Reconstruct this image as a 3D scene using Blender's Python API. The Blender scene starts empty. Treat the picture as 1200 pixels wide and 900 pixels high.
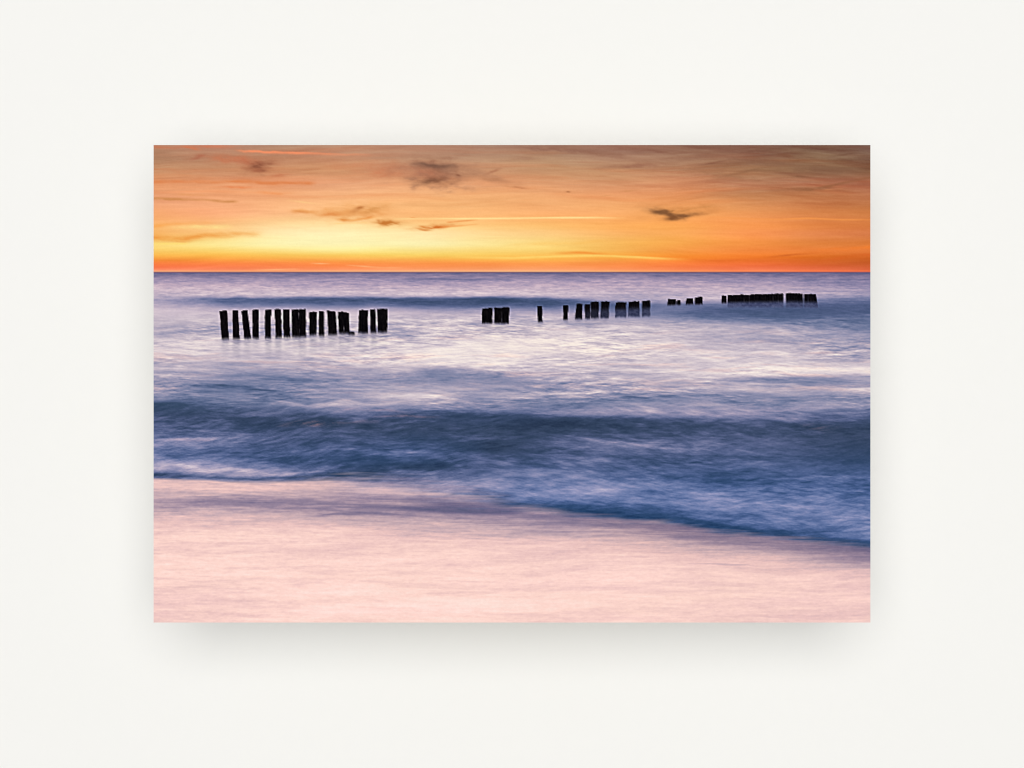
import bpy, math
import numpy as np

# ------------------------------------------------------------------ camera, lamp, exposure
sc = bpy.context.scene
MM = .001                                   # everything on the print is measured in millimetres
GAP = .170                                  # the print stands this far off the wall
cam = bpy.data.objects.new('camera', bpy.data.cameras.new('camera'))
sc.collection.objects.link(cam); sc.camera = cam
cam.data.sensor_width = 36; cam.data.lens = 75
cam.location = (0, -(GAP + 2.5), 0); cam.rotation_euler = (math.pi / 2, 0, 0)
cam.data.clip_start = .05; cam.data.clip_end = 60

world = bpy.data.worlds.new('World'); sc.world = world; world.use_nodes = True
bg = world.node_tree.nodes['Background']
bg.inputs['Color'].default_value = (.99, 1, .985, 1); bg.inputs['Strength'].default_value = .416

def area(name, loc, sx, sy, power, col, spread=180):
    d = bpy.data.lights.new(name, 'AREA'); d.shape = 'ELLIPSE'; d.size = sx; d.size_y = sy; d.energy = power; d.color = col; d.spread = math.radians(spread)
    o = bpy.data.objects.new(name, d); sc.collection.objects.link(o); o.location = loc
    v = np.array([0, -GAP, 0]) - np.array(loc); o.rotation_euler = (math.pi / 2 + math.atan2(v[2], math.hypot(v[0], v[1])), 0, math.atan2(-v[0], v[1]))
    return o
area('studio_softbox', (0, -14, 1.4), 11.8, 11.8, 1530, (1, .993, .983))

sc.view_settings.view_transform = 'Standard'; sc.view_settings.look = 'None'
sc.view_settings.exposure = 0; sc.view_settings.gamma = 1; sc.view_settings.use_curve_mapping = False
sc.render.engine = 'CYCLES'; sc.cycles.use_denoising = True; sc.cycles.max_bounces = 8; sc.cycles.diffuse_bounces = 8
sc.cycles.pixel_filter_type = 'BLACKMAN_HARRIS'; sc.cycles.filter_width = 1.1

# ------------------------------------------------------------------ materials
def material(name, base, rough=.8, spec=.2, grain=.02, scale=900., bump=0., attr=None):
    m = bpy.data.materials.new(name); m.use_nodes = True; nt = m.node_tree; b = nt.nodes['Principled BSDF']
    b.inputs['Roughness'].default_value = rough; b.inputs['Specular IOR Level'].default_value = spec
    tc = nt.nodes.new('ShaderNodeTexCoord'); nz = nt.nodes.new('ShaderNodeTexNoise'); nz.inputs['Scale'].default_value = scale; nz.inputs['Detail'].default_value = 3
    nt.links.new(tc.outputs['Object'], nz.inputs['Vector'])
    mr = nt.nodes.new('ShaderNodeMapRange'); mr.inputs['To Min'].default_value = 1 - grain; mr.inputs['To Max'].default_value = 1 + grain
    mr.inputs['From Min'].default_value = .25; mr.inputs['From Max'].default_value = .75
    nt.links.new(nz.outputs['Fac'], mr.inputs['Value'])
    mx = nt.nodes.new('ShaderNodeVectorMath'); mx.operation = 'SCALE'
    if attr:
        a = nt.nodes.new('ShaderNodeAttribute'); a.attribute_name = attr; nt.links.new(a.outputs['Color'], mx.inputs[0])
    else: mx.inputs[0].default_value = base[:3]
    nt.links.new(mr.outputs['Result'], mx.inputs['Scale']); nt.links.new(mx.outputs['Vector'], b.inputs['Base Color'])
    if bump:
        bp = nt.nodes.new('ShaderNodeBump'); bp.inputs['Strength'].default_value = bump; bp.inputs['Distance'].default_value = .0004
        nt.links.new(nz.outputs['Fac'], bp.inputs['Height']); nt.links.new(bp.outputs['Normal'], b.inputs['Normal'])
    return m
M_wall = material('off_white_wall_paint', (.862, .855, .834), .95, .0, .002, 60.)
M_print = material('printed_ink', None, .8, .0, .006, 1200., 0., 'ink')
M_board = material('white_foam_board', (.87, .87, .865), .8, .0, .01, 400.)
M_rail = material('pale_wood', (.72, .66, .56), .7, .1, .08, 40.)

def link(name, verts, faces, mat, parent=None, loc=None):
    me = bpy.data.meshes.new(name); me.from_pydata([tuple(v) for v in verts], [], faces); me.materials.append(mat)
    o = bpy.data.objects.new(name, me); sc.collection.objects.link(o)
    if parent: o.parent = parent
    if loc: o.location = loc
    return o
def box(x0, x1, y0, y1, z0, z1):
    v = [(x, y, z) for x in (x0, x1) for y in (y0, y1) for z in (z0, z1)]
    return v, [(0, 1, 3, 2), (4, 6, 7, 5), (0, 4, 5, 1), (2, 3, 7, 6), (0, 2, 6, 4), (1, 5, 7, 3)]

# ------------------------------------------------------------------ the wall
wall = link('wall', *box(-6, 6, 0, .12, -3.5, 3.5), M_wall)
wall['kind'] = 'structure'
wall['label'] = 'plain smooth off-white wall behind the photo print'

INK = .923
# ------------------------------------------------------------------ the printed picture
# Units: millimetres on the print, X from 180 to 1020 (left to right), Y from 170 to 730 (downwards).
PX0, PX1, PY0, PY1 = 180, 1020, 170, 730
GX, GY = np.meshgrid(np.arange(PX0, PX1 + 1, dtype=np.float32), np.arange(PY0, PY1 + 1, dtype=np.float32))

def sstep(a, b, x):
    t = np.clip((x - a) / (b - a), 0, 1)
    return t * t * (3 - 2 * t)

_G = {}
def vnoise(x, y, seed):
    g = _G.get(seed)
    if g is None: g = _G[seed] = np.random.RandomState(seed).rand(256, 256).astype(np.float32).ravel()
    x = np.asarray(x, np.float32); y = np.asarray(y, np.float32)
    x, y = np.broadcast_arrays(x, y)
    xf = np.floor(x); yf = np.floor(y)
    fx = x - xf; fy = y - yf
    fx = fx * fx * (3 - 2 * fx); fy = fy * fy * (3 - 2 * fy)
    xi = xf.astype(np.int32) & 255; yi = (yf.astype(np.int32) & 255) << 8
    xj = (xi + 1) & 255; yj = (yi + 256) & 65535
    a = g[yi + xi]; b = g[yi + xj]; c = g[yj + xi]; d = g[yj + xj]
    a = a + (b - a) * fx
    return a + (c + (d - c) * fx - a) * fy

def fbm(x, y, seed, octaves=4, gain=.55):
    s = 0; a = 1; n = 0
    for k in range(octaves):
        s = s + a * vnoise(x * 1.0, y * 1.0, seed + 17 * k); n += a * a
        x = x * 1.97 + 3.1 + .21 * y; y = y * 2.03 + 7.7 - .03 * x; a *= gain
    m = sum(gain ** k for k in range(octaves))
    return (s - m * .5) / np.sqrt(n) * 4.2          # roughly unit deviation, centred on zero

def hermite(q, xs):
    """cubic interpolation weights, len(q) x len(xs)"""
    xs = np.asarray(xs, float); n = len(xs); E = np.eye(n); T = np.zeros((n, n))
    for i in range(n):
        if i == 0: T[i] = (E[1] - E[0]) / (xs[1] - xs[0])
        elif i == n - 1: T[i] = (E[n-1] - E[n-2]) / (xs[n-1] - xs[n-2])
        else:
            h0 = xs[i] - xs[i-1]; h1 = xs[i+1] - xs[i]
            T[i] = (h1 * (E[i] - E[i-1]) / h0 + h0 * (E[i+1] - E[i]) / h1) / (h0 + h1)
    q = np.clip(np.asarray(q, float), xs[0], xs[-1])
    i = np.clip(np.searchsorted(xs, q, side='right') - 1, 0, n - 2)
    h = xs[i+1] - xs[i]; t = (q - xs[i]) / h
    t = t[:, None]; h = h[:, None]
    return ((2*t**3 - 3*t**2 + 1) * E[i] + (t**3 - 2*t**2 + t) * h * T[i]
            + (-2*t**3 + 3*t**2) * E[i+1] + (t**3 - t**2) * h * T[i+1])

def table(xs, rows):
    """rows: {Y: values at xs}; values may be scalars or colours"""
    ys = sorted(rows); A = np.array([rows[y] for y in ys], float)
    wy = hermite(GY[:, 0], ys); wx = hermite(GX[0], xs)
    return np.einsum('ai,bj,ij...->ab...', wy, wx, A)

def ramp(t, stops):
    p = [s[0] for s in stops]; c = np.array([s[1] for s in stops], float)
    return np.stack([np.interp(t, p, c[:, k]) for k in range(3)], -1)

def path_y(pts):
    p = np.array(pts, float)
    return hermite(GX[0], p[:, 0]) @ p[:, 1]

def streak(pts, up, dn, amp, fade=20, wob=0.0, seed=1, sx=40.):
    """a band along a path: pts (x, y[, strength]); soft thickness up / dn"""
    p = np.array([q if len(q) == 3 else (q[0], q[1], 1.) for q in pts], float)
    yy = np.interp(GX[0], p[:, 0], p[:, 1]); st = np.interp(GX[0], p[:, 0], p[:, 2])
    k = np.exp(-np.linspace(-2, 2, 9) ** 2); k /= k.sum()
    yy = np.convolve(np.pad(yy, 4, mode='edge'), k, 'valid')
    d = GY - yy[None, :]
    if wob: d = d + wob * fbm(GX / sx, GY / 12., seed, 3)
    m = np.where(d < 0, np.exp(-(d / up) ** 2), np.exp(-(d / dn) ** 2))
    e = sstep(p[0, 0] - fade, p[0, 0] + fade * .3, GX) * (1 - sstep(p[-1, 0] - fade * .3, p[-1, 0] + fade, GX))
    if p[0, 0] <= PX0: e = 1 - sstep(p[-1, 0] - fade * .3, p[-1, 0] + fade, GX)
    if p[-1, 0] >= PX1: e = sstep(p[0, 0] - fade, p[0, 0] + fade * .3, GX) if p[0, 0] > PX0 else np.ones_like(GX)
    return m * e * st[None, :] * amp

# ---- sky
def paint_sky():
    xs = [180, 250, 320, 400, 480, 560, 640, 720, 800, 880, 950, 1020]
    R = {
    170: [(172,124,98),(180,126,104),(176,132,108),(184,138,112),(182,136,112),(168,128,108),(158,118,98),(148,106,90),(142,104,86),(132,94,78),(120,88,72),(112,82,72)],
    185: [(178,132,102),(186,136,106),(192,138,106),(196,142,110),(188,146,118),(184,142,114),(182,142,112),(170,128,104),(160,118,94),(144,104,82),(138,104,80),(126,94,76)],
    200: [(196,140,102),(200,142,104),(204,144,104),(208,150,108),(202,150,114),(204,150,112),(202,152,112),(194,144,106),(184,134,100),(160,116,84),(146,108,80),(136,98,72)],
    213: [(220,150,96),(222,156,104),(222,156,106),(224,164,114),(226,164,110),(220,160,108),(216,158,106),(208,152,102),(204,142,94),(176,124,84),(164,112,76),(158,102,68)],
    228: [(230,164,102),(236,170,106),(236,172,110),(240,180,118),(238,178,114),(236,174,108),(232,168,104),(230,160,98),(222,152,90),(192,134,80),(184,122,70),(176,112,66)],
    240: [(238,172,102),(246,180,110),(248,186,116),(250,192,122),(246,186,112),(244,182,108),(242,176,104),(242,172,98),(236,160,86),(214,142,76),(200,126,66),(190,118,60)],
    250: [(246,176,94),(252,182,108),(252,192,120),(252,200,126),(252,188,110),(250,186,108),(250,178,100),(250,176,96),(246,168,82),(232,150,72),(214,132,60),(202,122,52)],
    260: [(250,184,92),(250,190,104),(253,210,128),(254,216,138),(253,200,116),(252,194,108),(252,186,96),(252,176,86),(250,166,74),(242,150,64),(222,132,54),(208,120,46)],
    268: [(250,190,88),(252,202,108),(254,224,142),(255,230,152),(254,220,136),(254,208,116),(252,196,100),(252,178,80),(250,168,68),(244,148,56),(226,132,48),(210,118,42)],
    278: [(248,184,84),(252,210,116),(254,234,156),(255,238,166),(255,230,150),(254,218,126),(253,206,108),(252,184,82),(250,166,62),(246,144,50),(226,128,46),(212,116,40)],
    287: [(254,214,116),(254,228,140),(254,238,164),(255,240,170),(255,238,160),(255,228,136),(254,212,110),(252,184,78),(250,160,58),(244,138,44),(230,126,40),(222,118,36)],
    293: [(254,206,102),(254,214,112),(254,224,132),(254,234,148),(254,226,128),(254,216,110),(254,208,100),(252,182,76),(250,152,54),(244,132,42),(234,122,38),(228,116,36)],
    300: [(251,178,76),(252,182,78),(252,192,88),(253,200,96),(253,206,100),(253,202,96),(252,190,88),(251,172,72),(250,146,54),(242,126,44),(226,116,40),(208,102,36)],
    304.5: [(248,142,54),(249,148,58),(250,158,66),(251,164,72),(251,170,78),(252,178,82),(252,178,82),(250,162,74),(249,138,56),(238,120,48),(216,106,42),(198,94,38)],
    309: [(249,120,56),(250,126,60),(251,132,64),(251,136,62),(251,146,72),(252,152,78),(251,156,80),(250,146,74),(248,128,62),(240,114,58),(218,102,48),(198,92,44)],
    314: [(250,118,72),(250,124,76),(250,130,76),(251,136,78),(251,146,86),(251,154,94),(252,158,98),(251,146,86),(248,130,76),(242,118,74),(228,108,66),(212,98,58)],
    318: [(252,150,110),(252,148,104),(252,150,104),(252,156,110),(253,166,120),(253,172,128),(253,174,128),(253,164,114),(252,146,98),(248,132,90),(240,120,80),(226,108,72)],
    }
    c = table(xs, R)
    lum = c.mean(-1, keepdims=True); soft = (.07 * sstep(225, 245, GY) * (1 - sstep(292, 302, GY)))[..., None]
    c = c * (1 - soft) + (lum + np.array([26, 6, -22])) * soft
    lf = ((1 - sstep(200, 420, GX)) * sstep(215, 240, GY) * (1 - sstep(268, 284, GY)))[..., None]
    c = c + lf * np.array([-2, -7, 4])
    c = c + (sstep(195, 220, GY) * (1 - sstep(270, 286, GY)))[..., None] * np.array([4, -1, 10])
    c = c + (sstep(760, 860, GX) * sstep(240, 260, GY) * (1 - sstep(296, 306, GY)))[..., None] * np.array([4, 4, 8])
    c = c + (sstep(262, 276, GY) * (1 - sstep(292, 302, GY)) * sstep(430, 520, GX))[..., None] * np.array([0, 2, 12])
    c = c + (sstep(299, 304, GY) * (1 - sstep(420, 560, GX)))[..., None] * np.array([0, 7, 10])
    gl = np.exp(-((GX - 400) / 200) ** 2 - ((GY - 277) / 17) ** 2)[..., None] * (1 - sstep(292, 300, GY))[..., None]
    c = c + gl * np.array([1, 5, 11])
    # soft streaks of thin high cloud
    w = 2.0 * fbm(GX / 150, GY / 60, 5, 2)
    n1 = fbm(GX / 70, (GY + w) / 5.5, 11, 4); n2 = fbm(GX / 26, (GY + w * .6) / 2.6, 31, 3)
    hi = 1 - sstep(215, 262, GY)                       # the veil is denser high up
    rt = sstep(640, 900, GX)
    k = .35 + .45 * hi * (.6 + .6 * rt)
    c = c + (n1 * 2.4 * k)[..., None] * np.array([2.2, 2.3, 1.8]) + (n2 * 1.5 * k)[..., None] * np.array([1.4, 1.9, 1.9])
    # reddish veils
    v = np.clip(fbm(GX / 120, (GY + w) / 7, 77, 4), 0, 3) * hi
    c = c + (v * 1.0)[..., None] * np.array([1.2, -2.6, -3.4])
    dust = np.clip(fbm(GX / 85, (GY - .14 * (GX - 800) + w) / 5.5, 91, 4), 0, 3) * rt * (1 - sstep(205, 240, GY))
    c = c + (dust * 2.6)[..., None] * np.array([-1.3, -2.0, -1.5])

    ids = {}
    def mark(m, col, op=1., name=None, tex=.35, seed=3, sx=11., sy=3.2):
        r = np.where(m.max(1) > .01)[0]; q = np.where(m.max(0) > .01)[0]
        if not len(r): return
        w_ = np.s_[r[0]:r[-1] + 1, q[0]:q[-1] + 1]
        t = 1 + .62 * tex * fbm(GX[w_] / sx, (GY[w_] - .12 * GX[w_]) / sy, seed, 3, .45)
        a = np.clip(m[w_] * t, 0, 1) * op
        c[w_] = c[w_] * (1 - a[..., None]) + np.array(col, float) * a[..., None]
        if name:
            z = ids.setdefault(name, np.zeros_like(GX)); z[w_] = np.maximum(z[w_], a)
    S = streak
    def blob(x, y, rx, ry, ang=0., seed=7, rough=.45):
        a = np.radians(ang); R_ = max(rx, ry) * 1.9 + 6
        m = np.zeros_like(GX); w_ = np.s_[max(0, int(y - R_ - PY0)):int(y + R_ - PY0) + 1, max(0, int(x - R_ - PX0)):int(x + R_ - PX0) + 1]
        X = GX[w_]; Y = GY[w_]
        dx = (X - x) * np.cos(a) + (Y - y) * np.sin(a); dy = -(X - x) * np.sin(a) + (Y - y) * np.cos(a)
        dx = dx + rx * .24 * fbm(X / 13, Y / 6, seed, 3, .45) * rough; dy = dy + ry * .42 * fbm(X / 11, Y / 5, seed + 9, 3, .45) * rough
        m[w_] = np.exp(-((dx / rx) ** 2 + (dy / ry) ** 2) ** .95)
        return m
    # pink streaks and rose patches, upper left
    mark(S([(282,176.2,.6),(296,177.2,1),(318,177.8,.9),(352,178.8,.9),(388,180.2,.5),(430,181,.2)], 1.2, 2.0, 1, 10, .35, 3, 12), (250,148,104), .85, 'pink_cloud', .15)
    mark(S([(180,172),(205,172.5,.6),(238,170.8,.5),(268,171,.3)], 1.6, 2, .7, 20, .8, 4), (214,116,80), .6)
    mark(blob(250,171.5,18,2.6), (212,118,84), .6); mark(blob(222,173,10,1.8,8), (216,116,78), .5)
    mark(blob(232,184,9,2.4,-20,8), (166,96,74), .6)
    mark(blob(276,187,36,4.6,4,12), (200,120,86), .8, 'rose_cloud')
    mark(blob(294,191,16,5,12,15), (188,110,80), .8, 'rose_cloud')
    mark(blob(304,195,13,6.6,-10,21), (140,84,62), .9, 'rose_cloud')
    mark(blob(300,200,7,2.0,0,25), (160,92,66), .6, 'rose_cloud')
    mark(blob(328,205.5,12,2.4,-4,29), (196,116,80), .55)
    mark(blob(430,197,50,8,4,33), (206,136,98), .5); mark(blob(456,202,20,6.5,0,35), (208,128,90), .75, 'dark_cloud')
    mark(S([(180,213.4,.8),(230,213.2,.5),(285,213.2,.9),(320,214.4,1),(350,214.6,.7),(364,215)], 2.2, 2.4, 1, 9, .6, 6), (222,132,80), .85, 'orange_cloud', .3)
    mark(blob(275,219,16,1.5,0,41), (232,130,78), .65); mark(blob(318,226,20,1.8,2,43), (240,150,92), .6)
    mark(S([(180,232.2,1),(205,233.4,1),(240,235,.5),(262,236.5,.6),(274,236)], 1.8, 1.8, 1, 8, .7, 9), (204,136,80), .75, 'brown_cloud')
    mark(S([(212,228,.5),(240,229,.4)], 1.4, 1.4, 1, 8), (226,150,92), .6)
    mark(S([(180,199,.5),(220,200,.5),(300,198,.2)], 1.6, 2, 1, 20, 1.2, 61), (204,124,84), .55)
    mark(S([(180,206,.4),(240,207,.4)], 2, 2, 1, 20, 1.2, 63), (214,134,88), .5)
    mark(S([(180,264),(200,262,.6),(245,260.5,.4)], 2.4, 2, 1, 12, 1, 65), (246,160,76), .5)
    mark(S([(200,266,.2),(228,265.5,.8),(262,266.5,.6)], 2.5, 3, 1, 16, .6, 67), (255,232,150), .75)
    mark(S([(180,279,1),(215,280,.95),(232,277.5,.8),(262,275.5,.6),(300,274.5,.35)], 3.8, 3.2, 1, 14, .8, 68), (238,154,70), .85, 'lower_orange_cloud', .35)
    mark(S([(180,285.6,.9),(215,285.6,.7)], 1.2, 1.4, 1, 12), (255,222,120), .7)
    # scattered clouds left of centre
    mark(S([(345,248,.6),(352,247,.9),(372,247.4,.6),(400,249,.7),(430,247.5,.8),(448,250,.5)], 2.6, 2.8, 1, 6, 1.0, 71, 12), (238,164,96), .75, 'wispy_cloud', .35)
    mark(blob(390,251,12,2.3,-4,73), (222,132,66), .8, 'wispy_cloud'); mark(blob(352,248.6,9,1.6,6,75), (222,142,80), .6, 'wispy_cloud')
    mark(blob(420,248,36,8,-5,76), (236,164,98), .8, 'wispy_cloud')
    mark(blob(420,245,8,2.6,-24,77), (188,114,60), .75, 'wispy_cloud'); mark(blob(437,245.2,14,2.8,-12,79), (214,146,82), .6, 'wispy_cloud')
    mark(blob(431,254.8,12,1.9,-9,81), (226,138,68), .7, 'wispy_cloud'); mark(blob(404,257.8,7,1.9,10,83), (222,136,64), .8, 'wispy_cloud')
    mark(S([(398,258.5,.5),(412,258.8,.6),(440,254.5,.7)], .9, 1.0, 1, 6), (244,168,92), .6, 'wispy_cloud')
    mark(S([(395,262,.6),(430,261,.4)], .9, .9, 1, 6), (252,206,128), .5)
    mark(blob(455,261.4,13,3.1,1,85), (204,126,58), 1, 'small_brown_cloud', .5); mark(blob(443.5,259,2.6,2.0,40,87), (204,126,62), .7, 'small_brown_cloud')
    mark(blob(510,265.8,18,2.3,-6,89), (218,126,58), 1, 'tail_cloud', .5); mark(blob(499,269.6,6,1.2,6,91), (214,124,52), .8, 'tail_cloud')
    mark(blob(495,266,4,1.6,10,93), (214,124,52), .7, 'tail_cloud'); mark(S([(520,266,.7),(540,264.5,.6),(558,262.8,.2)], .9, 1.0, 1, 6), (240,150,78), .8, 'tail_cloud')
    mark(S([(526,260.4,.7),(540,259.4,.9),(558,257.6,.3)], .9, .9, 1, 5), (232,142,74), .85, 'tail_cloud')
    mark(blob(484,255,3,.6), (238,156,88), .6)
    # big cloud over the middle
    mark(blob(470,196,40,5,3,100), (196,128,96), .5, 'dark_cloud')
    mark(blob(514,202,36,13,5,101,.8), (162,114,90), .85, 'dark_cloud', .3, 5, 12, 4)
    mark(blob(512,206,22,8,-8,102,.8), (148,98,76), .6, 'dark_cloud', .5, 5, 8, 3)
    mark(S([(483,192.8,.3),(496,193,.8),(505,194.4,1),(520,194.8,1),(534,195.2,.6)], 2.2, 3.6, 1, 6, .6, 103, 14), (116,82,68), .9, 'dark_cloud', .2)
    mark(blob(506,212.3,15,4.6,-5,105), (116,78,58), .9, 'dark_cloud', .3); mark(blob(514,211.5,8,1.4,-22,107), (132,88,62), .7, 'dark_cloud')
    mark(blob(537,205.6,3.2,1.1,8,109), (134,84,62), .8, 'dark_cloud'); mark(blob(515,201,4,1.6,0,111), (152,104,80), .55, 'dark_cloud')
    mark(blob(497,203,22,6,12,113), (190,122,92), .6, 'dark_cloud'); mark(blob(527,214,14,3.6,-14,115), (186,128,92), .5, 'dark_cloud')
    mark(blob(556,203,34,5,12,117), (178,128,98), .55); mark(blob(578,200.5,9,1.8,-20,119), (174,116,86), .6, 'trailing_cloud')
    mark(blob(577,210.5,20,2.4,10,121), (186,128,92), .65, 'trailing_cloud')
    mark(blob(606,219.7,8,1.2,4,123), (190,122,82), .8, 'streak_cloud'); mark(blob(595,218.4,7,.8,8,125), (204,138,92), .5)
    mark(blob(666,225,2.4,.9,0,127), (182,118,76), .85, 'speck_cloud')
    mark(blob(613,186,12,1.6,0,130), (158,112,90), .5); mark(blob(660,175,52,3.4,3,131), (142,98,82), .6); mark(blob(715,182,40,2.6,8,132), (146,100,80), .5)
    mark(blob(742,194.5,34,2.2,-3,133), (154,104,82), .7)
    mark(blob(735,173.5,34,2.4,4,135), (140,94,78), .6); mark(blob(770,177,20,1.8,10,137), (134,88,72), .5)
    mark(blob(835,191,14,1.2,-10,139), (134,88,68), .6); mark(blob(815,172,26,2.6,4,141), (128,86,70), .6)
    mark(blob(690,190,14,.9,0,143), (176,122,92), .5); mark(blob(738,223.6,8,.8,-4,145), (206,138,88), .5); mark(blob(710,229.3,6,.7,-8), (220,150,96), .5)
    mark(blob(870,202,24,1.6,-12,147), (132,90,64), .5); mark(blob(918,182,12,2.0,8,149), (124,78,58), .6)
    mark(blob(990,181,12,1.2,-8,151), (112,76,60), .5); mark(blob(940,207,12,1.2,4,153), (128,86,62), .5)
    mark(blob(900,190,60,4,6,154), (132,92,72), .45); mark(blob(850,205,44,3.4,8,157), (148,104,76), .45); mark(blob(820,184,40,3,-4,158), (140,96,78), .45); mark(blob(965,200,40,3.4,2,159), (126,86,66), .45)
    mark(S([(906,223,.2),(930,222,.7),(952,221.6,1),(975,219,.8),(992,213,.7),(1020,207,.6)], 1.6, 2.0, 1, 12, 1., 155), (142,92,62), .6)
    mark(S([(968,222.5,.7),(985,221,.5)], .8, 1, 1, 6), (200,130,86), .5)
    # bird shaped cloud to the right
    mark(blob(800,247,42,6,-6,160), (208,134,76), .55, 'bird_shaped_cloud')
    mark(blob(776,249.0,16,3.8,9,161,.7), (132,88,56), .92, 'bird_shaped_cloud', .3); mark(blob(771,247.4,8,1.8,-6,163), (128,84,52), .8, 'bird_shaped_cloud')
    mark(blob(802,253.4,18,3.0,-9,165,.7), (136,88,54), .92, 'bird_shaped_cloud', .3); mark(blob(786,251.8,8,2.4,22,166), (130,84,52), .9, 'bird_shaped_cloud', .3)
    mark(blob(788,256.2,7,2.6,-4,167), (132,82,48), .9, 'bird_shaped_cloud')
    mark(blob(787,247.8,4,1.0,-24,169), (176,116,66), .7, 'bird_shaped_cloud')
    mark(S([(796,248.6,.7),(810,244.6,.7),(826,242.4,.5),(840,241.6,.2)], 1, 1.2, 1, 6), (204,138,80), .6, 'bird_shaped_cloud')
    mark(S([(812,252,.6),(828,251.4,.3)], .9, .9, 1, 5), (222,142,80), .6)
    # bright lines
    mark(S([(470,256.4,.5),(500,256.2,.4),(540,256.2,1),(600,255.8,.8),(640,255.2,.9),(668,255,1.2),(700,255,.7),(724,255.4,.2)], 1.0, 1.3, 1, 14), (255,230,158), .72, None, .1)
    mark(S([(340,235,.3),(356,237,.6),(372,239,.3)], 1, 1.2, 1, 8), (255,214,142), .6)
    mark(S([(540,301.4,.4),(600,302.4,.9),(650,300.5,1),(700,299.4,1),(740,301,1),(770,302.6,.9),(795,303.6,.3)], 1.2, 1.8, 1, 18), (255,218,118), .65, None, .1)
    mark(S([(650,296.5,.3),(678,296,1),(696,297,.7),(712,297.4,.3)], 2.0, 1.4, 1, 10, .5, 171), (244,150,62), .8, 'low_orange_cloud', .2)
    mark(S([(600,288,.2),(640,286,.5),(700,283,.4)], 2, 2, 1, 16, 1, 173), (252,188,90), .5)
    mark(S([(840,254.6,.3),(880,256.5,.6),(915,257,.7),(948,255.6,.9),(985,257.4,.8),(1020,257.2,.4)], 1, 1.5, 1, 16), (246,154,80), .75, None, .15)
    mark(S([(900,301.5,.2),(920,299.4,.9),(935,298,.6),(955,297,.2)], 1.2, 1.4, 1, 8), (206,98,38), .7, 'low_red_cloud')
    mark(S([(820,306,.5),(880,303,.5),(940,306,.4),(1020,300,.7)], 2, 3, 1, 20, 1, 175), (220,98,40), .5)
    mark(S([(960,293,.4),(1020,289,.7)], 2.4, 3, 1, 20, .6, 177), (246,128,48), .6)
    for (a, b, y0, y1, o) in [(300,348,316.6,315.4,.55),(366,385,308.8,309.2,.6),(408,446,310.8,313.6,.6),(444,470,313.8,313.8,.4)]:
        mark(S([(a,y0,.4),((a+b)/2,(y0+y1)/2,1),(b,y1,.4)], .8, .9, 1, 5), (255,186,130), o, None, .1)
    return c, ids

# ---- sea
SEA = [(0, (38,54,82)), (.10, (51,68,98)), (.20, (66,81,116)), (.32, (86,98,137)), (.45, (115,121,158)),
       (.60, (151,146,177)), (.75, (190,175,194)), (.88, (221,204,213)), (1.0, (245,229,227)), (1.15, (254,240,234))]
SAND = [(0, (74,82,114)), (.2, (112,104,136)), (.4, (164,143,162)), (.6, (199,171,179)), (.8, (233,194,192)), (1.0, (254,215,206)), (1.15, (255,226,218))]

SHORE = [(180,560.5),(220,561.5),(260,563.5),(300,564),(340,563.5),(380,562),(420,563),(460,567.5),(500,573),(540,579),(580,587),(620,595.5),
         (660,600.5),(700,604),(740,609),(780,614),(820,619),(860,624),(900,629),(940,633.5),(980,638),(1020,643)]

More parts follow.
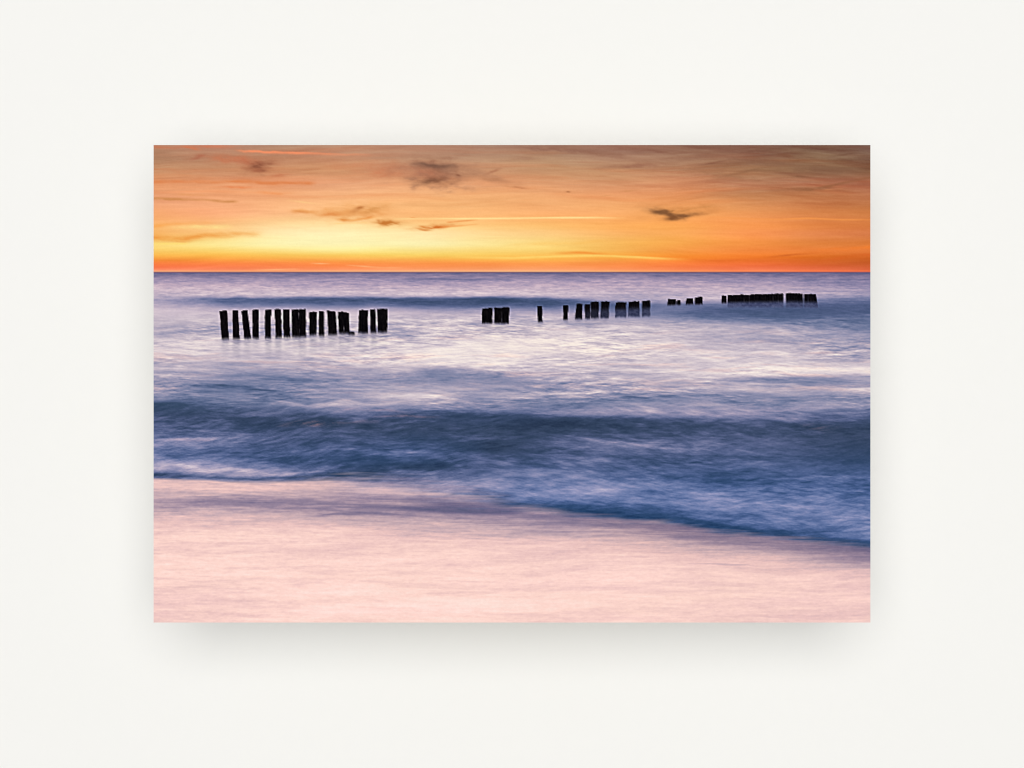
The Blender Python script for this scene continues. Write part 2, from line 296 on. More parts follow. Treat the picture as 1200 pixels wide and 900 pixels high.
def paint_sea():
    xs = [180,260,340,420,500,580,660,740,820,900,960,1020]
    R = {
    319: [.42]*12, 323: [.50,.52,.53,.54,.54,.53,.53,.53,.52,.50,.48,.46],
    330: [.66,.64,.64,.64,.60,.62,.64,.64,.62,.58,.54,.50], 338: [.78,.78,.76,.74,.76,.76,.74,.72,.74,.72,.64,.58],
    345: [.76,.80,.84,.82,.84,.84,.80,.74,.74,.76,.70,.60], 352: [.74,.72,.72,.72,.72,.70,.68,.66,.72,.70,.48,.42],
    358: [.80,.76,.70,.66,.62,.58,.58,.54,.48,.44,.36,.36], 364: [.84,.84,.80,.78,.72,.66,.66,.54,.38,.32,.32,.34],
    372: [.82,.80,.84,.84,.80,.76,.76,.60,.44,.36,.34,.36], 380: [.76,.74,.80,.80,.84,.76,.74,.78,.68,.56,.46,.42],
    390: [.74,.70,.76,.80,.74,.86,.90,.82,.76,.72,.64,.54], 400: [.86,.86,.84,.86,.84,.92,.96,.90,.80,.74,.70,.66],
    412: [.84,.84,.84,.86,.94,.98,.96,.88,.86,.82,.74,.70], 425: [.78,.72,.74,.82,.92,.92,.82,.82,.86,.84,.80,.78],
    438: [.74,.66,.62,.70,.68,.66,.76,.80,.84,.88,.90,.88], 447: [.64,.52,.52,.58,.54,.54,.68,.72,.72,.62,.54,.62],
    457: [.58,.44,.50,.64,.70,.68,.62,.74,.72,.70,.70,.78], 466: [.50,.46,.52,.66,.76,.64,.72,.52,.52,.58,.58,.56],
    475: [.22,.36,.46,.60,.62,.56,.42,.54,.58,.52,.54,.50], 484: [.15,.20,.28,.40,.32,.38,.48,.62,.54,.52,.50,.42],
    492: [.20,.22,.26,.22,.14,.16,.14,.22,.30,.38,.38,.26], 500: [.26,.24,.22,.13,.11,.15,.12,.12,.17,.22,.18,.12],
    510: [.34,.36,.27,.20,.18,.20,.22,.26,.28,.26,.18,.12], 520: [.42,.40,.30,.27,.20,.13,.28,.38,.36,.28,.18,.14],
    530: [.40,.34,.28,.26,.26,.14,.26,.32,.36,.32,.18,.12], 540: [.54,.48,.30,.22,.24,.27,.34,.32,.34,.32,.19,.14],
    548: [.62,.60,.40,.22,.10,.26,.38,.36,.34,.34,.26,.20], 556: [.38,.66,.56,.26,.30,.38,.42,.38,.32,.30,.28,.24],
    565: [.3,.4,.4,.36,.42,.42,.42,.42,.34,.28,.27,.26], 575: [.3,.4,.4,.42,.50,.42,.50,.48,.42,.38,.32,.28],
    585: [.3,.4,.4,.5,.50,.36,.44,.42,.46,.42,.38,.34], 595: [.3,.4,.4,.4,.46,.30,.20,.32,.42,.44,.42,.42],
    605: [.3,.4,.4,.4,.4,.3,.12,.14,.32,.40,.44,.42], 615: [.3,.4,.4,.4,.4,.4,.2,.12,.16,.32,.42,.44],
    625: [.3,.4,.4,.4,.4,.4,.3,.2,.12,.20,.38,.44], 635: [.3]*10 + [.18,.32], 645: [.3]*10 + [.2,.14], 730: [.3]*12 }
    T = table(xs, R)
    S = streak
    T = T + S([(180,353,.15),(230,352,.45),(262,352,.8),(330,351.5,.9),(390,349.5,1),(450,350,1),(500,351.5,1),(590,350,1.15),(640,352,.9),(690,355,.6),(760,358,.3)], 3.0, 9.0, -.50, 20, .7, 201)
    T = T + S([(480,327.4,.5),(500,327,1),(540,327.4,.8),(600,328.4,.5)], 1.0, 1.2, -.14, 10)
    T = T + S([(780,352,.2),(840,350,.4),(880,360,.2)], 2, 3, .1, 14)
    T = T + S([(770,358,.5),(840,360,1),(920,362,1.1),(1020,360,1)], 7, 9, -.085, 24, 1.0, 202)
    # crest lines and foam lines
    T = T + S([(180,473,.6),(210,472,1),(240,474,.8),(290,478,.5)], 2, 5, -.14, 14, 1.2, 203)
    T = T + S([(225,453,.5),(262,452,1),(300,455,.8),(330,458,.3)], 1.5, 3.5, -.22, 12, 1.0, 205)
    T = T + S([(390,440,.3),(430,436,.8),(470,438,.6)], 3, 5, -.08, 14, 1.6, 207)
    T = T + S([(480,431,.3),(500,434,1),(540,433,1),(590,440,.5)], 3, 6, -.16, 14, 1.6, 209)
    T = T + S([(180,461,.7),(215,460,1),(250,463,.6)], 1.6, 2.6, .12, 12, 1.4, 265) + S([(250,442,.3),(300,441,.8),(350,446,1),(400,447,.5)], 1.6, 4, -.13, 12, 1.4, 267) + S([(330,456,.4),(390,455,.9),(440,458,.5)], 1.2, 2.4, .10, 12, 1.2, 269) + S([(300,465,.4),(360,464,.9),(420,461,.5)], 1.2, 2.4, -.12, 12, 1.2, 271) + S([(560,455,.5),(610,460,1),(650,463,.5)], 1.2, 3, -.12, 12, 1.2, 273) + S([(425,466,.5),(470,464,1),(530,465,.6)], 1.2, 2, .10, 12, 1.2, 275) + S([(640,440,.3),(700,437,.9),(760,439,.6)], 1.2, 2, -.10, 12, 1.2, 277) + S([(620,446,.4),(660,449,.9),(700,446,.4)], 1.2, 2, -.13, 12, 1, 279)
    T = T + S([(320,470,.4),(360,476,1),(410,472,1),(450,474,.6)], 1.6, 3.0, .20, 12, 1.2, 211)
    T = T + S([(180,515,.5),(215,514.5,1),(250,515.5,.9),(262,516.5,.2)], 1.6, 3, .22, 10, 1.0, 213)
    T = T + S([(190,543,.6),(235,548,1),(290,552,.9),(350,554,.7),(420,553,.3)], 3.2, 3.0, .14, 14, 1.4, 215)
    T = T + S([(180,557.6,1),(230,559.4,1),(290,560.6,.8),(340,560,.7),(400,556,.7),(440,553,.5)], 3.4, 1.8, -.20, 10, .6, 217)
    T = T + S([(380,546,.3),(450,547,.7),(490,547,1),(520,543,.8),(560,536,.3)], 6, 3.4, -.10, 14, 2.0, 219)
    T = T + S([(520,488,.3),(560,500,.4),(610,499,.9),(660,495,1),(700,494,1),(740,503,.6)], 4, 7, -.09, 12, 1.2, 221)
    T = T + S([(530,522,.3),(560,526,1),(590,530,1),(640,526,.5)], 6, 6, -.07, 12, 1.6, 223)
    T = T + S([(655,512,.4),(690,516,1),(740,522,1),(780,527,.7),(820,529,.4)], 1.4, 2.6, .15, 12, 1.0, 225)
    T = T + S([(560,539,.4),(600,547,.9),(640,551,.8),(700,552,.4)], 2.6, 5, .09, 14, 1.6, 227)
    T = T + S([(740,470,.2),(760,482,.9),(785,484,.6)], 4, 4, .14, 10, 1.8, 229)
    T = T + S([(600,472,.4),(640,466,1),(700,467,.9),(760,466,.3)], 1.4, 3, -.16, 10, 1.2, 231)
    T = T + S([(640,462,.5),(670,461,1),(720,459,.8),(750,457,.3)], 1.5, 2, .16, 10, 1.0, 233)
    T = T + S([(730,447,.3),(800,446,.6),(880,443,.7),(930,440,1),(1020,441,.7)], 2, 5, -.12, 14, 1.4, 235)
    T = T + S([(620,454,.3),(690,448,.7),(760,445,.8),(840,448,.8),(950,453,1),(1020,456,1)], 2.0, 2.4, .13, 12, 1.4, 237)
    T = T + S([(780,437,.4),(880,434,.8),(960,433,1),(1020,434,1)], 1.5, 2.5, .08, 12, 1.2, 239)
    T = T + S([(840,493,.3),(900,492,.8),(940,499,1),(960,501,.4)], 2, 4, -.15, 10, 1.2, 241)
    T = T + S([(960,499,.3),(990,499,.8),(1020,498,1)], 4, 8, -.08, 10, 1.2, 243)
    T = T + S([(860,566,.3),(920,562,.8),(1020,560,.8)], 1.2, 2.6, .10, 14, 1.2, 245)
    T = T + S([(880,572,.5),(915,577,1),(940,578,.4)], 4, 6, -.06, 10, 1.6, 247)
    T = T + S([(560,592,.4),(600,595.5,.9),(640,597,1.1),(690,601,1),(740,606,1.1),(800,612.5,1),(860,621,.8),(920,628,.6),(1020,640,.6)], 3.6, 3.2, -.19, 14, 1.3, 249)
    T = T + S([(490,402,.3),(510,404,1),(530,405,.6)], .9, 1.2, -.16, 8) + S([(455,394,.6),(480,394,1),(505,397,.4)], 1, 1.6, -.14, 8)
    T = T - .035 * sstep(484, 496, GY) * (1 - sstep(548, 566, GY)) * sstep(180, 330, GX)
    T = T - .015 * sstep(560, 760, GX) * sstep(520, 560, GY)
    T = T + S([(300,503,.3),(350,495,.8),(400,485,1),(450,481,1),(520,484,.9),(600,487,.7)], 2, 6, -.09, 14, 1.2, 251)
    T = T + S([(240,495,.3),(290,488,.8),(340,482,.8),(380,477,.4)], 2, 4, .09, 14, 1.2, 253)
    T = T + S([(190,500,.3),(230,490,.8),(280,482,.8),(320,480,.4)], 2, 4, .06, 14, 1.2, 255)
    T = T + S([(500,517,.3),(530,527,.9),(560,538,1),(600,546,.6)], 2.5, 9, .09, 14, 1.6, 257)
    T = T + S([(470,533,.3),(490,528,1),(515,532,.8),(540,545,.3)], 2, 4, .09, 10, 1.6, 259)
    T = T + S([(400,530,.3),(440,529,1),(480,531,.5)], 3, 5, .10, 14, 1.6, 261)
    T = T + S([(500,560,.4),(560,566,1),(620,572,.5)], 8, 8, .08, 20, 2, 263)
    T = T + S([(585,496,.3),(640,500,.9),(700,502,.6),(760,508,.3)], 1.4, 3, .07, 10, 1.6, 281) + S([(690,500,.3),(730,510,.9),(780,517,.8),(830,520,.4)], 1.4, 3, .09, 10, 1.6, 283) + S([(600,508,.3),(650,514,.8),(700,526,.8),(760,532,.4)], 1.4, 4, .07, 10, 1.6, 285) + S([(840,500,.4),(880,512,.9),(930,518,.8),(970,514,.3)], 1.4, 4, .05, 10, 1.6, 287) + S([(720,555,.4),(800,560,.9),(900,562,.7)], 2, 3, -.07, 14, 1.6, 289) + S([(640,575,.4),(720,583,.9),(800,590,.8),(900,596,.5)], 1.6, 3, .06, 14, 1.8, 291) + S([(760,596,.4),(840,602,.9),(940,612,.7)], 2, 3, -.07, 14, 1.8, 293)
    T = T + S([(180,484,.8),(230,486,1),(290,494,.7),(340,502,.4)], 5, 7, -.05, 14, 2, 295) + S([(520,508,.4),(570,510,1),(640,512,.9),(680,508,.3)], 5, 7, -.06, 14, 2, 297)
    T = T + S([(500,505,.3),(540,514,.8),(590,518,.8),(640,518,.3)], 1.6, 3, .05, 12, 2, 299) + S([(540,548,.4),(620,556,1),(720,566,1),(860,585,1),(1000,606,.9)], 9, 10, .055, 24, 3, 300)
    T = T + S([(430,535,.5),(470,531,1),(510,536,.8),(545,552,.5)], 2.4, 4, .07, 12, 2, 302) + S([(980,500,.4),(1000,515,.6),(1020,525,.5)], 8, 12, -.04, 20, 2, 304)
    # water texture
    w = 3.2 * fbm(GX / 190, GY / 60, 301, 2) + .8 * fbm(GX / 50, GY / 30, 305, 2)
    far = fbm(GX / 22, (GY) / 1.7, 311, 4); far2 = fbm(GX / 7, GY / 1.5, 313, 3)
    mid = fbm(GX / 46, (GY + w * .7) / 4.0, 321, 5); mid2 = fbm(GX / 15, (GY + w * .6) / 2.0, 323, 4)
    near = fbm(GX / 70, (GY + w * 1.2) / 9.5, 331, 4); nr2 = fbm((GX - 1.5 * GY) / 20, (GY + .19 * GX + w) / 2.9, 333, 4); nr3 = fbm((GX + 1.5 * GY) / 22, (GY - .17 * GX + w) / 2.7, 335, 4)
    mist = fbm((GX + .8 * GY) / 34, (GY - .1 * GX + 1.5 * w) / 11, 336, 4)
    patch = sstep(-1.2, 1.4, fbm(GX / 90, GY / 24, 341, 3))
    a = 1 - sstep(340, 378, GY); b = sstep(345, 385, GY) * (1 - sstep(462, 495, GY)); c_ = sstep(455, 495, GY)
    dash = fbm(GX / 10, (GY + w * .5) / 1.35, 325, 3); silk = fbm(GX / 60, (GY + w) / 1.6, 337, 3)
    n = a * (.030 * far + .026 * far2) + b * (.036 * mid + .046 * mid2 * (.4 + .9 * patch) + .036 * dash * (.5 + .8 * patch)) \
        + c_ * (.048 * near + .026 * mist + .030 * nr2 * (1.25 - .95 * sstep(420, 640, GX)) + .030 * nr3 * (.3 + .9 * sstep(480, 680, GX)) + .016 * dash * (.6 + .8 * patch) + .013 * silk)
    calm = 1 - .45 * S([(180,368,1),(500,366,1),(760,366,1)], 8, 9, 1, 40)
    calm = calm * (1 - .55 * sstep(820, 960, GX) * sstep(505, 520, GY) * (1 - sstep(550, 562, GY)))
    T = T + n * calm
    foam = np.clip(fbm(GX / 12, (GY + w) / 4, 351, 4), 0, 3) * c_ * sstep(535, 570, GY + .06 * (GX - 600))
    T = T + .022 * foam
    T = np.where(T < .16, .16 + (T - .16) * .45, T) + .02 * mid2 * c_ * sstep(.3, .1, T) * 0 + .018 * nr2 * c_
    c = ramp(T, SEA)
    # colour drifts: teal-grey in the face of the breaker, clear blue in the low foam, peach glints
    teal = np.clip(S([(180,486,.7),(330,488,.9),(420,498,1.3),(560,505,1.3),(660,500,1.4),(760,500,1),(880,500,.9),(1020,505,1.2)], 12, 16, 1, 10) + 1.0 * S([(880,525,.3),(960,528,1),(1020,530,1)], 22, 26, 1, 10) * .7 + .7 * S([(530,525,.3),(590,525,1),(650,522,.3)], 8, 8, 1, 14) + .8 * S([(440,548,.3),(480,548,1),(520,548,.3)], 5, 4, 1, 14), 0, 1.5)
    c = c + teal[..., None] * np.array([0, -1, -3])
    T2 = 0
    blue = sstep(520, 590, GY + .03 * (GX - 600)) * sstep(480, 640, GX) + .55 * S([(180,535,1),(330,540,.8),(480,535,1),(560,530,.3)], 22, 16, 1, 20)
    c = c + np.clip(blue, 0, 1.2)[..., None] * np.array([-8, 2, 11])
    peach = np.clip(fbm(GX / 60, (GY + w) / 5, 361, 4) - .25, 0, 2) * sstep(375, 400, GY) * (1 - sstep(478, 500, GY))
    c = c + (peach * sstep(.45, .9, T))[..., None] * np.array([5, -1, -4])
    pg = S([(330,497,.3),(370,496,1),(400,494,.5),(440,493,.3)], 1.8, 3, 1, 10, 1.6, 371) + .8 * S([(440,488,.4),(480,486,1),(510,487,.3)], 1.5, 1.8, 1, 10, 1.2, 373) + .6 * S([(400,480,.3),(440,478,1),(480,482,.3)], 1.5, 2, 1, 10, 1.2, 375) \
       + .45 * S([(940,498,.3),(962,499,1),(985,502,.2)], 4, 4, 1, 8, 2, 377) + .5 * S([(200,514,.4),(235,514,1),(255,516,.3)], 1.3, 1.8, 1, 8, 1, 379)
    pg = pg * np.clip(.55 + .6 * nr2, 0, 2)
    c = c + pg[..., None] * np.array([34, 14, 4])
    yl = S([(560,402,.2),(620,404,1),(700,410,1),(780,408,.4)], 14, 14, 1, 30)
    c = c + yl[..., None] * np.array([2, 1, -1])
    mz = (sstep(360, 380, GY) * (1 - sstep(470, 490, GY)))[..., None]
    c = c + mz * np.array([-1, 2, -1])
    # horizon line
    vio = (1 - sstep(330, 350, GY))[..., None]
    c = c + vio * np.array([7, -2, -3])
    hz = (.62 * (1 - sstep(318.8, 321.2, GY)) + .22 * (1 - sstep(321, 330, GY)))[..., None]
    c = c * (1 - hz) + np.array([92, 72, 100]) * hz
    return c, w

def paint_sand(w):
    xs = [180,260,340,420,500,580,660,740,820,900,960,1020]
    R = {
    560: [.78,.74,.70,.60,.40,.40,.40,.40,.40,.40,.40,.40], 568: [.80,.76,.74,.62,.48,.40,.40,.40,.40,.40,.40,.40],
    578: [.78,.72,.68,.66,.58,.48,.40,.40,.40,.40,.40,.40], 588: [.68,.62,.60,.60,.54,.46,.42,.40,.40,.40,.40,.40],
    597: [.70,.62,.56,.50,.46,.42,.42,.42,.40,.40,.40,.40], 605: [.80,.76,.70,.62,.58,.58,.50,.42,.44,.40,.40,.40],
    615: [.86,.86,.82,.76,.66,.64,.58,.52,.40,.44,.42,.40], 628: [.92,.92,.91,.86,.80,.78,.72,.66,.56,.46,.40,.40],
    640: [.95,.95,.94,.92,.88,.86,.84,.78,.70,.62,.50,.38], 652: [.96,.96,.94,.94,.91,.92,.88,.86,.80,.76,.68,.56],
    665: [.97,.97,.96,.96,.96,.96,.94,.92,.90,.86,.78,.70], 680: [.96,.98,.99,.99,.98,.98,.96,.95,.93,.90,.88,.82],
    695: [.93,.95,1.0,1.02,1.02,1.0,.99,.97,.95,.93,.91,.86], 712: [.92,.94,.98,1.02,1.03,1.02,1.0,.98,.95,.92,.90,.86],
    730: [.90,.92,.96,1.0,1.02,1.0,.98,.97,.94,.92,.90,.86] }
    T = table(xs, R); S = streak
    T = T + S([(480,585,.2),(560,597,.7),(620,602,1),(700,608,1),(820,623,1),(900,633,1),(1020,648,1)], 8, 17, -.24, 14, 1.0, 399)
    T = T + S([(180,590,.4),(240,592,.7),(300,591,.8),(360,590,.8),(420,594,1),(480,596,1.2),(540,597,1.4),(600,600,.8)], 8, 7, -.13, 14, 1.5, 401)
    T = T + S([(345,606,.3),(375,605,1),(400,603,1),(440,602,.6),(480,604,.3)], 1.5, 2.4, -.22, 10, .8, 403)
    T = T + S([(300,610,.5),(350,609,.8),(380,608,.3)], 1.2, 1.8, -.12, 10, .8, 405)
    T = T + S([(490,598,.5),(540,599,1),(590,600,1),(640,604,.4)], 3, 3, -.16, 14, 1.2, 407)
    T = T + S([(440,620,.4),(500,623,1),(560,627,.9),(610,631,.8),(650,634,.3)], 1.2, 1.8, -.09, 12, .8, 409)
    T = T + S([(810,660,.3),(830,661,1),(860,661.6,1),(880,661,.3)], .9, 1.2, -.14, 10, .5, 411)
    T = T + S([(880,642,.4),(960,658,.5),(1020,664,.8)], 3, 4, -.05, 14, 1.5, 413) + S([(960,659,.5),(985,659,1),(1010,661,.4)], 1, 1.3, -.07, 8, .5, 415)
    T = T + S([(475,697,.5),(520,696,1),(560,694,.5)], .9, 1.3, -.07, 10, .5, 417) + S([(380,708,.4),(410,706,1),(430,705,.4)], .9, 1.2, -.07, 8, .5, 419)
    T = T + S([(180,690,.6),(230,688,1),(270,691,.4)], 1.2, 2, -.05, 10, .8, 421) + S([(210,716,.4),(300,714,.7),(360,716,.5)], 4, 4, -.035, 16, 1.5, 423)
    ang = sstep(180, 620, GX); yy = GY - .02 * (GX - 600)
    n1 = fbm(GX / 90, (yy + w * .5) / 4.5, 431, 4); n2 = fbm(GX / 16, (yy - .25 * (1 - ang) * -GX * .3 + w * .4) / 2.6, 433, 4); n3 = fbm(GX / 40, (yy + w * .3) / 1.5, 435, 3)
    n4 = fbm((GX + 1.2 * GY) / 6, GY / 2.2, 437, 3)
    up = 1 - sstep(600, 660, GY - .06 * (GX - 600))
    T = T + S([(400,574,.5),(470,577,1),(540,581,1),(600,588,.5)], 4, 4, .14, 18, 1.4, 447)
    T = T - .13 * S([(180,584,.8),(300,584,1),(420,590,1),(520,596,1),(600,602,.6)], 9, 12, 1, 20) - .06 * S([(180,600,.4),(400,606,1),(620,614,1),(800,632,1),(1020,656,1)], 10, 13, 1, 20)
    n5 = fbm((GX + 2.2 * GY) / 13, (GY - .12 * GX) / 2.8, 439, 3)
    n6 = fbm(GX / 130, (GY + .045 * GX + w) / 8, 445, 3)
    T = T + .040 * n6 * (1 - .5 * up) + (.032 + .034 * up) * n1 * .75 + .014 * n2 + (.012 + .024 * up) * n3 + .016 * n4 + .020 * n5 * (1.2 - .6 * ang)
    T = np.where(T < .36, .36 + (T - .36) * .5, T)
    T = T - .07 * sstep(330, 430, GX) * (1 - sstep(576, 592, GY))
    c = ramp(T, SAND)
    low = sstep(640, 700, GY)
    c = c + (fbm(GX / 120, GY / 14, 441, 3))[..., None] * np.array([.4, .2, .5]) * (.6 + low[..., None])
    c = c + (up * np.clip(sstep(640, 760, GX), 0, 1))[..., None] * np.array([-2, -4, -6])
    lav = (1 - sstep(565, 592, GY)) * sstep(380, 430, GX)
    c = c + lav[..., None] * np.array([-8, -3, 4])
    return c

# ---- posts: (top-left x, top-right x, top y, bottom-left x, bottom-right x, bottom y, slant of the top, mist, lean words)
POSTS = [
 (257.2,266.2,364.2,259.6,268.4,397.0,-.2,0), (272.0,279.2,363.7,272.6,281.0,396.6,-.2,0), (282.6,290.2,363.9,286.4,294.4,396.4,-.4,0),
 (295.4,303.2,362.8,296.0,303.6,396.0,-.5,0), (310.4,318.0,362.9,310.4,317.6,395.8,-.1,0), (321.6,329.4,362.5,323.0,330.6,395.4,0,0),
 (331.6,339.4,362.5,332.2,340.4,394.6,0,0), (341.6,350.4,362.8,342.0,351.0,394.2,-.2,0), (350.1,358.4,362.4,350.9,359.0,394.2,-.2,0),
 (362.2,371.6,365.4,362.4,371.0,392.2,-.2,0), (373.4,380.0,364.8,373.6,380.0,393.0,-.1,0), (383.2,393.6,364.4,384.8,395.2,391.8,.9,0),
 (395.8,402.6,365.3,397.0,403.4,390.4,.3,0), (402.2,409.0,366.2,403.1,409.6,390.2,.3,0), (409.2,415.8,389.2,408.8,416.0,391.6,.4,0),
 (420.4,431.4,363.3,419.8,431.0,389.8,-.3,0), (433.6,440.1,362.4,434.0,441.0,389.2,-.3,0), (442.2,454.4,362.0,442.4,454.0,389.0,.2,0),
 (564.8,577.4,361.0,564.4,577.0,378.6,-.4,0), (579.0,588.3,360.6,579.0,588.3,378.6,0,0), (587.8,597.0,360.2,588.0,596.6,378.5,-.2,0),
 (629.2,635.4,358.4,630.0,635.8,376.8,0,0), (659.8,665.9,358.0,660.0,665.5,374.2,-.2,0), (675.2,683.1,356.0,674.0,682.4,373.6,-.2,.15),
 (685.1,692.0,356.6,685.3,692.0,373.2,0,.35), (692.3,702.2,353.6,692.6,701.8,372.6,-.3,.4), (704.0,714.6,353.3,703.6,713.2,372.2,.1,.55),
 (721.4,733.9,354.2,720.6,733.9,371.4,-.2,.8), (736.5,749.4,353.2,736.0,749.8,370.8,-.4,.8), (752.2,761.9,352.4,752.0,762.0,370.8,-.3,.8),
 (782.1,791.9,350.4,782.2,792.0,357.4,.3,0), (793.2,797.6,351.8,793.0,797.8,357.2,0,0), (804.8,812.4,349.5,803.6,812.6,356.2,-.4,0), (814.1,823.4,348.0,814.2,823.6,356.2,-.6,0),
 (845.3,851.6,346.4,845.3,851.4,354.8,-.1,.1)]
_b = [852.8,858.4,865.4,871.8,878.0,884.6,892.5,899.5,906.2,912.2,917.9]
for _i in range(10):
    _t = 345.9 - .2 * _i + [0,.3,-.2,.3,0,-.3,.2,.1,-.2,-.1][_i]
    POSTS.append((_b[_i] - .2, _b[_i+1] + .2, _t, _b[_i] - .2, _b[_i+1] + .2, 359.6, [.2,-.1,.3,0,-.2,.2,.1,-.2,.1,-.2][_i], 1.0))
for _a, _c, _t, _e, _g in [(921.0,928.6,343.4,921.0,928.6),(928.3,934.9,343.5,928.3,934.9),(934.6,941.0,344.0,934.6,941.2),(942.0,947.0,344.6,942.2,947.2),(946.7,951.8,344.6,946.8,952.2),(951.5,956.4,344.9,951.8,958.4)]:
    POSTS.append((_a, _c, _t, _e, _g, 359.8, .1, .95))

def paint_posts(c):
    owner = np.full(GX.shape, -1, int); best = np.full(GX.shape, .5)
    rs = np.random.RandomState(5)
    A = np.zeros_like(GX); lit = np.zeros_like(GX)
    wins = []
    for (a, b, t, e, g, y, s, mist) in POSTS:
        wins.append(np.s_[int(t - 6 - PY0):int(y + 26 - PY0), int(min(a, e) - 8 - PX0):int(max(b, g) + 9 - PX0)])
    # the dark wood smears into the moving water below each post
    for i, (a, b, t, e, g, y, s, mist) in enumerate(POSTS):
        if mist > .7: continue
        w_ = wins[i]; X = GX[w_]; Y = GY[w_]
        xc = (e + g) / 2 + .6 * np.sin(i * 2.1); hw = (g - e) / 2
        L = (11 + 4 * np.sin(i * 1.7)) if y > 385 else (5 if y > 370 else 2.5)
        m = np.exp(-np.abs((X - xc) / (hw * 1.1)) ** 3) * (Y > y - 4) * np.exp(-np.clip(Y - y, 0, 99) / L * 1.2) * (.75 + .2 * fbm(X / 6, Y / 1.4, 500 + i, 2))
        c[w_] = c[w_] * (1 - .62 * m[..., None]) + np.array([78, 80, 114]) * .62 * m[..., None]
    layers = []
    for i, (a, b, t, e, g, y, s, mist) in enumerate(POSTS):
        w_ = wins[i]; X = GX[w_]; Y = GY[w_]
        k = (Y - t) / (y - t)
        xl = a + (e - a) * k; xr = b + (g - b) * k
        r = rs.randint(1000)
        rough_ = .35 if mist > .9 else .7
        wob = rough_ * (vnoise(Y / 4 + r, Y * 0 + 3, 601) - .5); wob2 = rough_ * (vnoise(Y / 4.6 + r, Y * 0 + 9, 603) - .5)
        u = (X - xl) / np.maximum(xr - xl, .1)
        top = t + s * (u - .5) * 1.6 + .9 * (vnoise(X / 2.4 + r, X * 0 + 5, 605) - .5) + 2.0 * np.clip(np.abs(u - .5) * 2 - .55, 0, 1) ** 2
        y = y + (1.8 if y > 385 else .8); botsoft = 4.6 if y > 385 else 2.6
        cov = np.clip(X - (xl + wob) + .5, 0, 1) * np.clip(xr + wob2 - X + .5, 0, 1) * np.clip(Y - top + .5, 0, 1)
        bot = 1 - sstep(y - botsoft, y + 1.6, Y + 1.0 * (vnoise(X / 1.7 + r, X * 0, 607) - .5))
        al = cov * bot
        fade = sstep(.25, .70, k) if mist > .3 else sstep(.45, 1.1, k)
        if mist > .9: fade = sstep(.42, .82, k)
        mcol = np.array([68, 74, 108]) + (fbm(X / 3, Y / 2, 611, 3))[..., None] * 6
        wood = np.array([11, 9, 12]) + (fbm(X / 1.3, Y / 6, 613 + i, 3))[..., None] * np.array([3, 2.5, 2.2])
        f = (fade * min(1, mist))[..., None]
        col = wood * (1 - f) + mcol * f
        ring = np.clip(X - xl + 2.0, 0, 1) * np.clip(xr - X + 2.0, 0, 1) * np.clip(Y - top + 1.8, 0, 1) * (1 - sstep(y - 8, y - 2, Y))
        lit[w_] = np.maximum(lit[w_], ring * (1 - mist)); A[w_] = np.maximum(A[w_], al)
        layers.append((w_, al, col))
        o = owner[w_]; o[al > .5] = i
    lit = lit * (1 - A)
    c = c + lit[..., None] * np.array([7, 6, 5])
    for w_, al, col in layers:
        c[w_] = c[w_] * (1 - al[..., None]) + col * al[..., None]
    return c, owner

def sharpen(c, sigma, amount):
    k = np.exp(-np.arange(-3, 4) ** 2 / (2. * (sigma + .45) ** 2)); k /= k.sum()
    p = np.pad(c, ((3, 3), (3, 3), (0, 0)), mode='edge')
    b = sum(k[i] * p[i:i + c.shape[0]] for i in range(7)); b = sum(k[i] * b[:, i:i + c.shape[1]] for i in range(7))
    return c + amount * (c - b)

def paint():
    sky, clouds = paint_sky()
    sea, w = paint_sea()
    sand = paint_sand(w)
    shore = path_y(SHORE)[None, :] + 1.0 * fbm(GX / 60, GX * 0, 701, 3) * (.3 + .7 * sstep(400, 470, GX)) 
    wid = np.interp(GX[0], [180, 300, 380, 430, 480, 560, 620, 680, 1020], [1.8, 2.4, 5, 12, 18, 14, 7, 5.5, 5])[None, :]
    m = sstep(-1, 1, (GY - shore + .25 * wid * fbm(GX / 50, GY / 3, 703, 3)) / wid)
    c = sea * (1 - m[..., None]) + sand * m[..., None]
    c, owner = paint_posts(c)
    hor = np.clip(GY - 318.4, 0, 1)
    c = sky * (1 - hor[..., None]) + c * hor[..., None]
    c = sharpen(c, .75, .8)
    g = fbm(GX / 1.3, GY / 1.1, 801, 2) * 1.1 + fbm(GX / 3.1, GY / 1.9, 803, 2) * (1.3 * sstep(320, 345, GY))
    c = c + g[..., None]
    c = np.clip(c, 0, 255)
    # which piece of the picture each millimetre belongs to
    region = np.where(GY <= 318, 0, np.where(m > .5, 2, 1))
    return c, region, owner, clouds

# ------------------------------------------------------------------ build the print
W_, H_ = PX1 - PX0, PY1 - PY0
YS = 559.5 / 560.                                   # the print is 840 by 559.5 mm
def wx(X): return (np.asarray(X, float) - 600) * MM
def wz(Y): return (450 - (PY0 + (np.asarray(Y, float) - PY0) * YS)) * MM
FACE = -GAP                                         # plane of the printed face
root = bpy.data.objects.new('photo_print', None); sc.collection.objects.link(root)
root.location = (0, 0, float(wz(PY1))); root.empty_display_size = .05
root['label'] = 'frameless photo print of dark posts in a misty sea at sunset, on off-white wall'
root['category'] = 'photo print'
RZ = root.location[2]
def rel(v): return [(a, b, c - RZ) for a, b, c in v]
xl, xr, zt, zb = float(wx(PX0)), float(wx(PX1)), float(wz(PY0)), float(wz(PY1))
v, f = box(xl, xr, FACE + .0002, FACE + .004, zb, zt); link('backing_board', rel(v), f, M_board, root)
for z in (zt - .12, zb + .09):
    v, f = box(xl + .25, xr - .25, FACE + .004, -.0005, z, z + .03); link('hanging_rail', rel(v), f, M_rail, root)

picture, region, owner, clouds = paint()
lin = picture / 255.
lin = np.where(lin <= .04045, lin / 12.92, ((lin + .055) / 1.055) ** 2.4) * INK
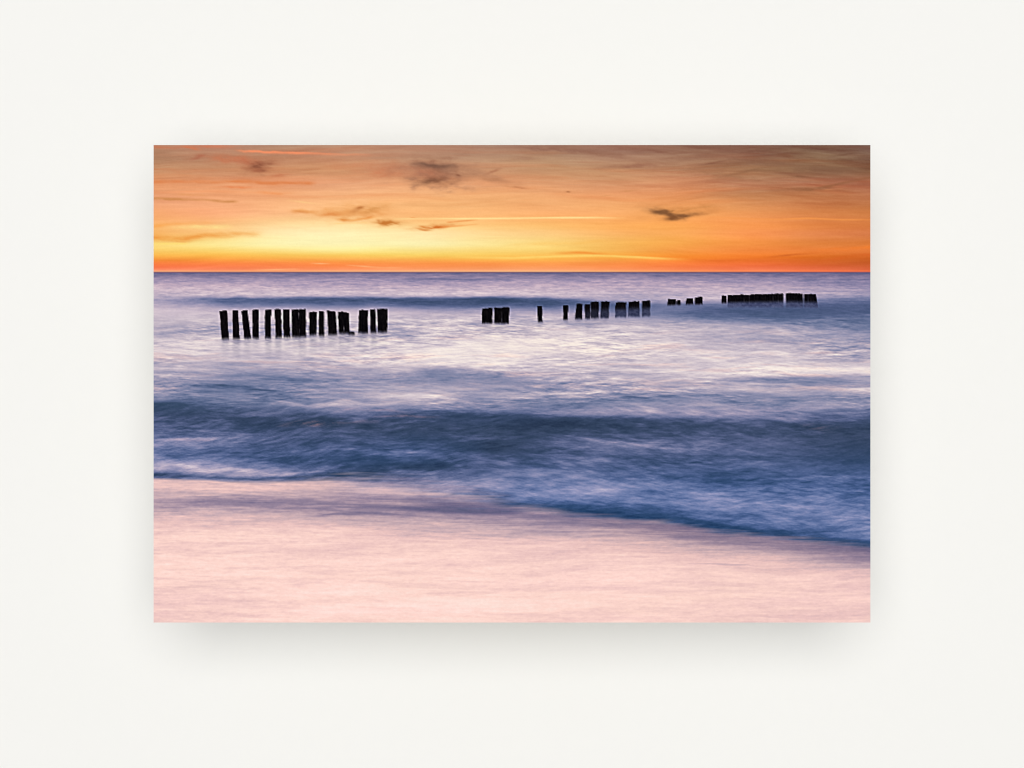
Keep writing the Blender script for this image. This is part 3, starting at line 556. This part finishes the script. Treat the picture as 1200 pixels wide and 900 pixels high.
# one whole number per printed square: which element of the picture it shows
q_region = region[:-1, :-1].copy(); q_owner = owner[:-1, :-1]
CL = sorted(clouds)
q = q_region.copy()
for i, n in enumerate(CL): q[(clouds[n][:-1, :-1] > .30) & (q_region == 0)] = 10 + i
q[q_owner >= 0] = 100 + q_owner[q_owner >= 0]
VX = wx(GX).ravel(); VZ = wz(GY).ravel() - RZ; COL = np.concatenate([lin.reshape(-1, 3), np.ones((lin.size // 3, 1))], 1).astype(np.float32)
NX = W_ + 1
jj, ii = np.meshgrid(np.arange(W_), np.arange(H_))
BASE = (ii * NX + jj)
def sheet(name, ident, label=None):
    b = BASE[q == ident]
    if not len(b): return
    quads = np.stack([b, b + NX, b + NX + 1, b + 1], 1)
    u, inv = np.unique(quads.ravel(), return_inverse=True)
    me = bpy.data.meshes.new(name); n = len(u); k = len(quads)
    co = np.zeros((n, 3), np.float32); co[:, 0] = VX[u]; co[:, 1] = FACE; co[:, 2] = VZ[u]
    me.vertices.add(n); me.vertices.foreach_set('co', co.ravel())
    me.loops.add(4 * k); me.loops.foreach_set('vertex_index', inv.astype(np.int32).ravel())
    me.polygons.add(k); me.polygons.foreach_set('loop_start', np.arange(0, 4 * k, 4, dtype=np.int32))
    a = me.color_attributes.new('ink', 'FLOAT_COLOR', 'POINT'); a.data.foreach_set('color', COL[u].ravel())
    me.update(); me.validate(); me.materials.append(M_print)
    o = bpy.data.objects.new(name, me); sc.collection.objects.link(o); o.parent = root
    if label: o['label'] = label
    return o
sheet('printed_sky', 0, 'glowing orange and yellow sunset sky across the top of the print')
sheet('printed_sea', 1, 'misty blue and lilac sea with a dark breaking wave')
sheet('printed_sand', 2, 'smooth pink wet sand along the bottom of the print')
CLOUD_LABEL = {'bird_shaped_cloud': 'dark brown bird-shaped cloud in the right half of the sky', 'dark_cloud': 'large brown ragged cloud high above the middle of the sky',
 'rose_cloud': 'reddish smudged cloud near the top left corner', 'pink_cloud': 'thin salmon pink cloud streak along the top left', 'orange_cloud': 'long thin orange cloud streak reaching in from the left edge, upper sky', 'lower_orange_cloud': 'broad orange cloud band low at the left edge',
 'brown_cloud': 'thin brown cloud streak at the left edge, between two orange ones', 'wispy_cloud': 'wispy orange cloud above the left row of posts', 'small_brown_cloud': 'small brown cloud right of the wispy cloud',
 'tail_cloud': 'orange cloud with a long thin tail below the large brown cloud', 'trailing_cloud': 'faint trail of cloud right of the large brown cloud', 'streak_cloud': 'short brown streak of cloud in the middle of the sky',
 'speck_cloud': 'tiny brown speck of cloud', 'low_orange_cloud': 'low orange cloud just above the bright streak right of centre', 'low_red_cloud': 'faint red-orange cloud streak low at the right, just above the horizon'}
for i, n in enumerate(CL): sheet('printed_cloud', 10 + i, CLOUD_LABEL[n])
ORD = ['first', 'second', 'third', 'fourth', 'fifth', 'sixth', 'seventh', 'eighth', 'ninth', 'tenth', 'eleventh', 'twelfth', 'thirteenth', 'fourteenth', 'fifteenth', 'sixteenth', 'seventeenth', 'eighteenth']
GROUPS = [(0, 14, 'black wooden post, %s from the left in the long left row'), (14, 15, 'low black stump at the waterline right of the long left row'),
          (15, 18, 'black wooden post, %s of the three standing right of the long left row'), (18, 21, 'short black post, %s from the left of the cluster below the print centre'),
          (21, 22, 'lone thin black post right of the print centre'), (22, 23, 'narrow black post with a small knob, left of the misty posts'), (23, 27, 'black post with misty foot, %s of the four close together right of centre'),
          (27, 30, 'broad post fading into mist, %s of three right of centre'), (30, 34, 'small dark post top behind the swell, %s from the left'), (34, 35, 'single dark post top left of the long far row'),
          (35, 45, 'dark post top, %s from the left in the long far row'), (45, 51, 'dark post top, %s from the left in the rightmost far cluster')]
for a, b, t in GROUPS:
    for i in range(a, b): sheet('printed_post', 100 + i, t % ORD[i - a] if '%s' in t else t)
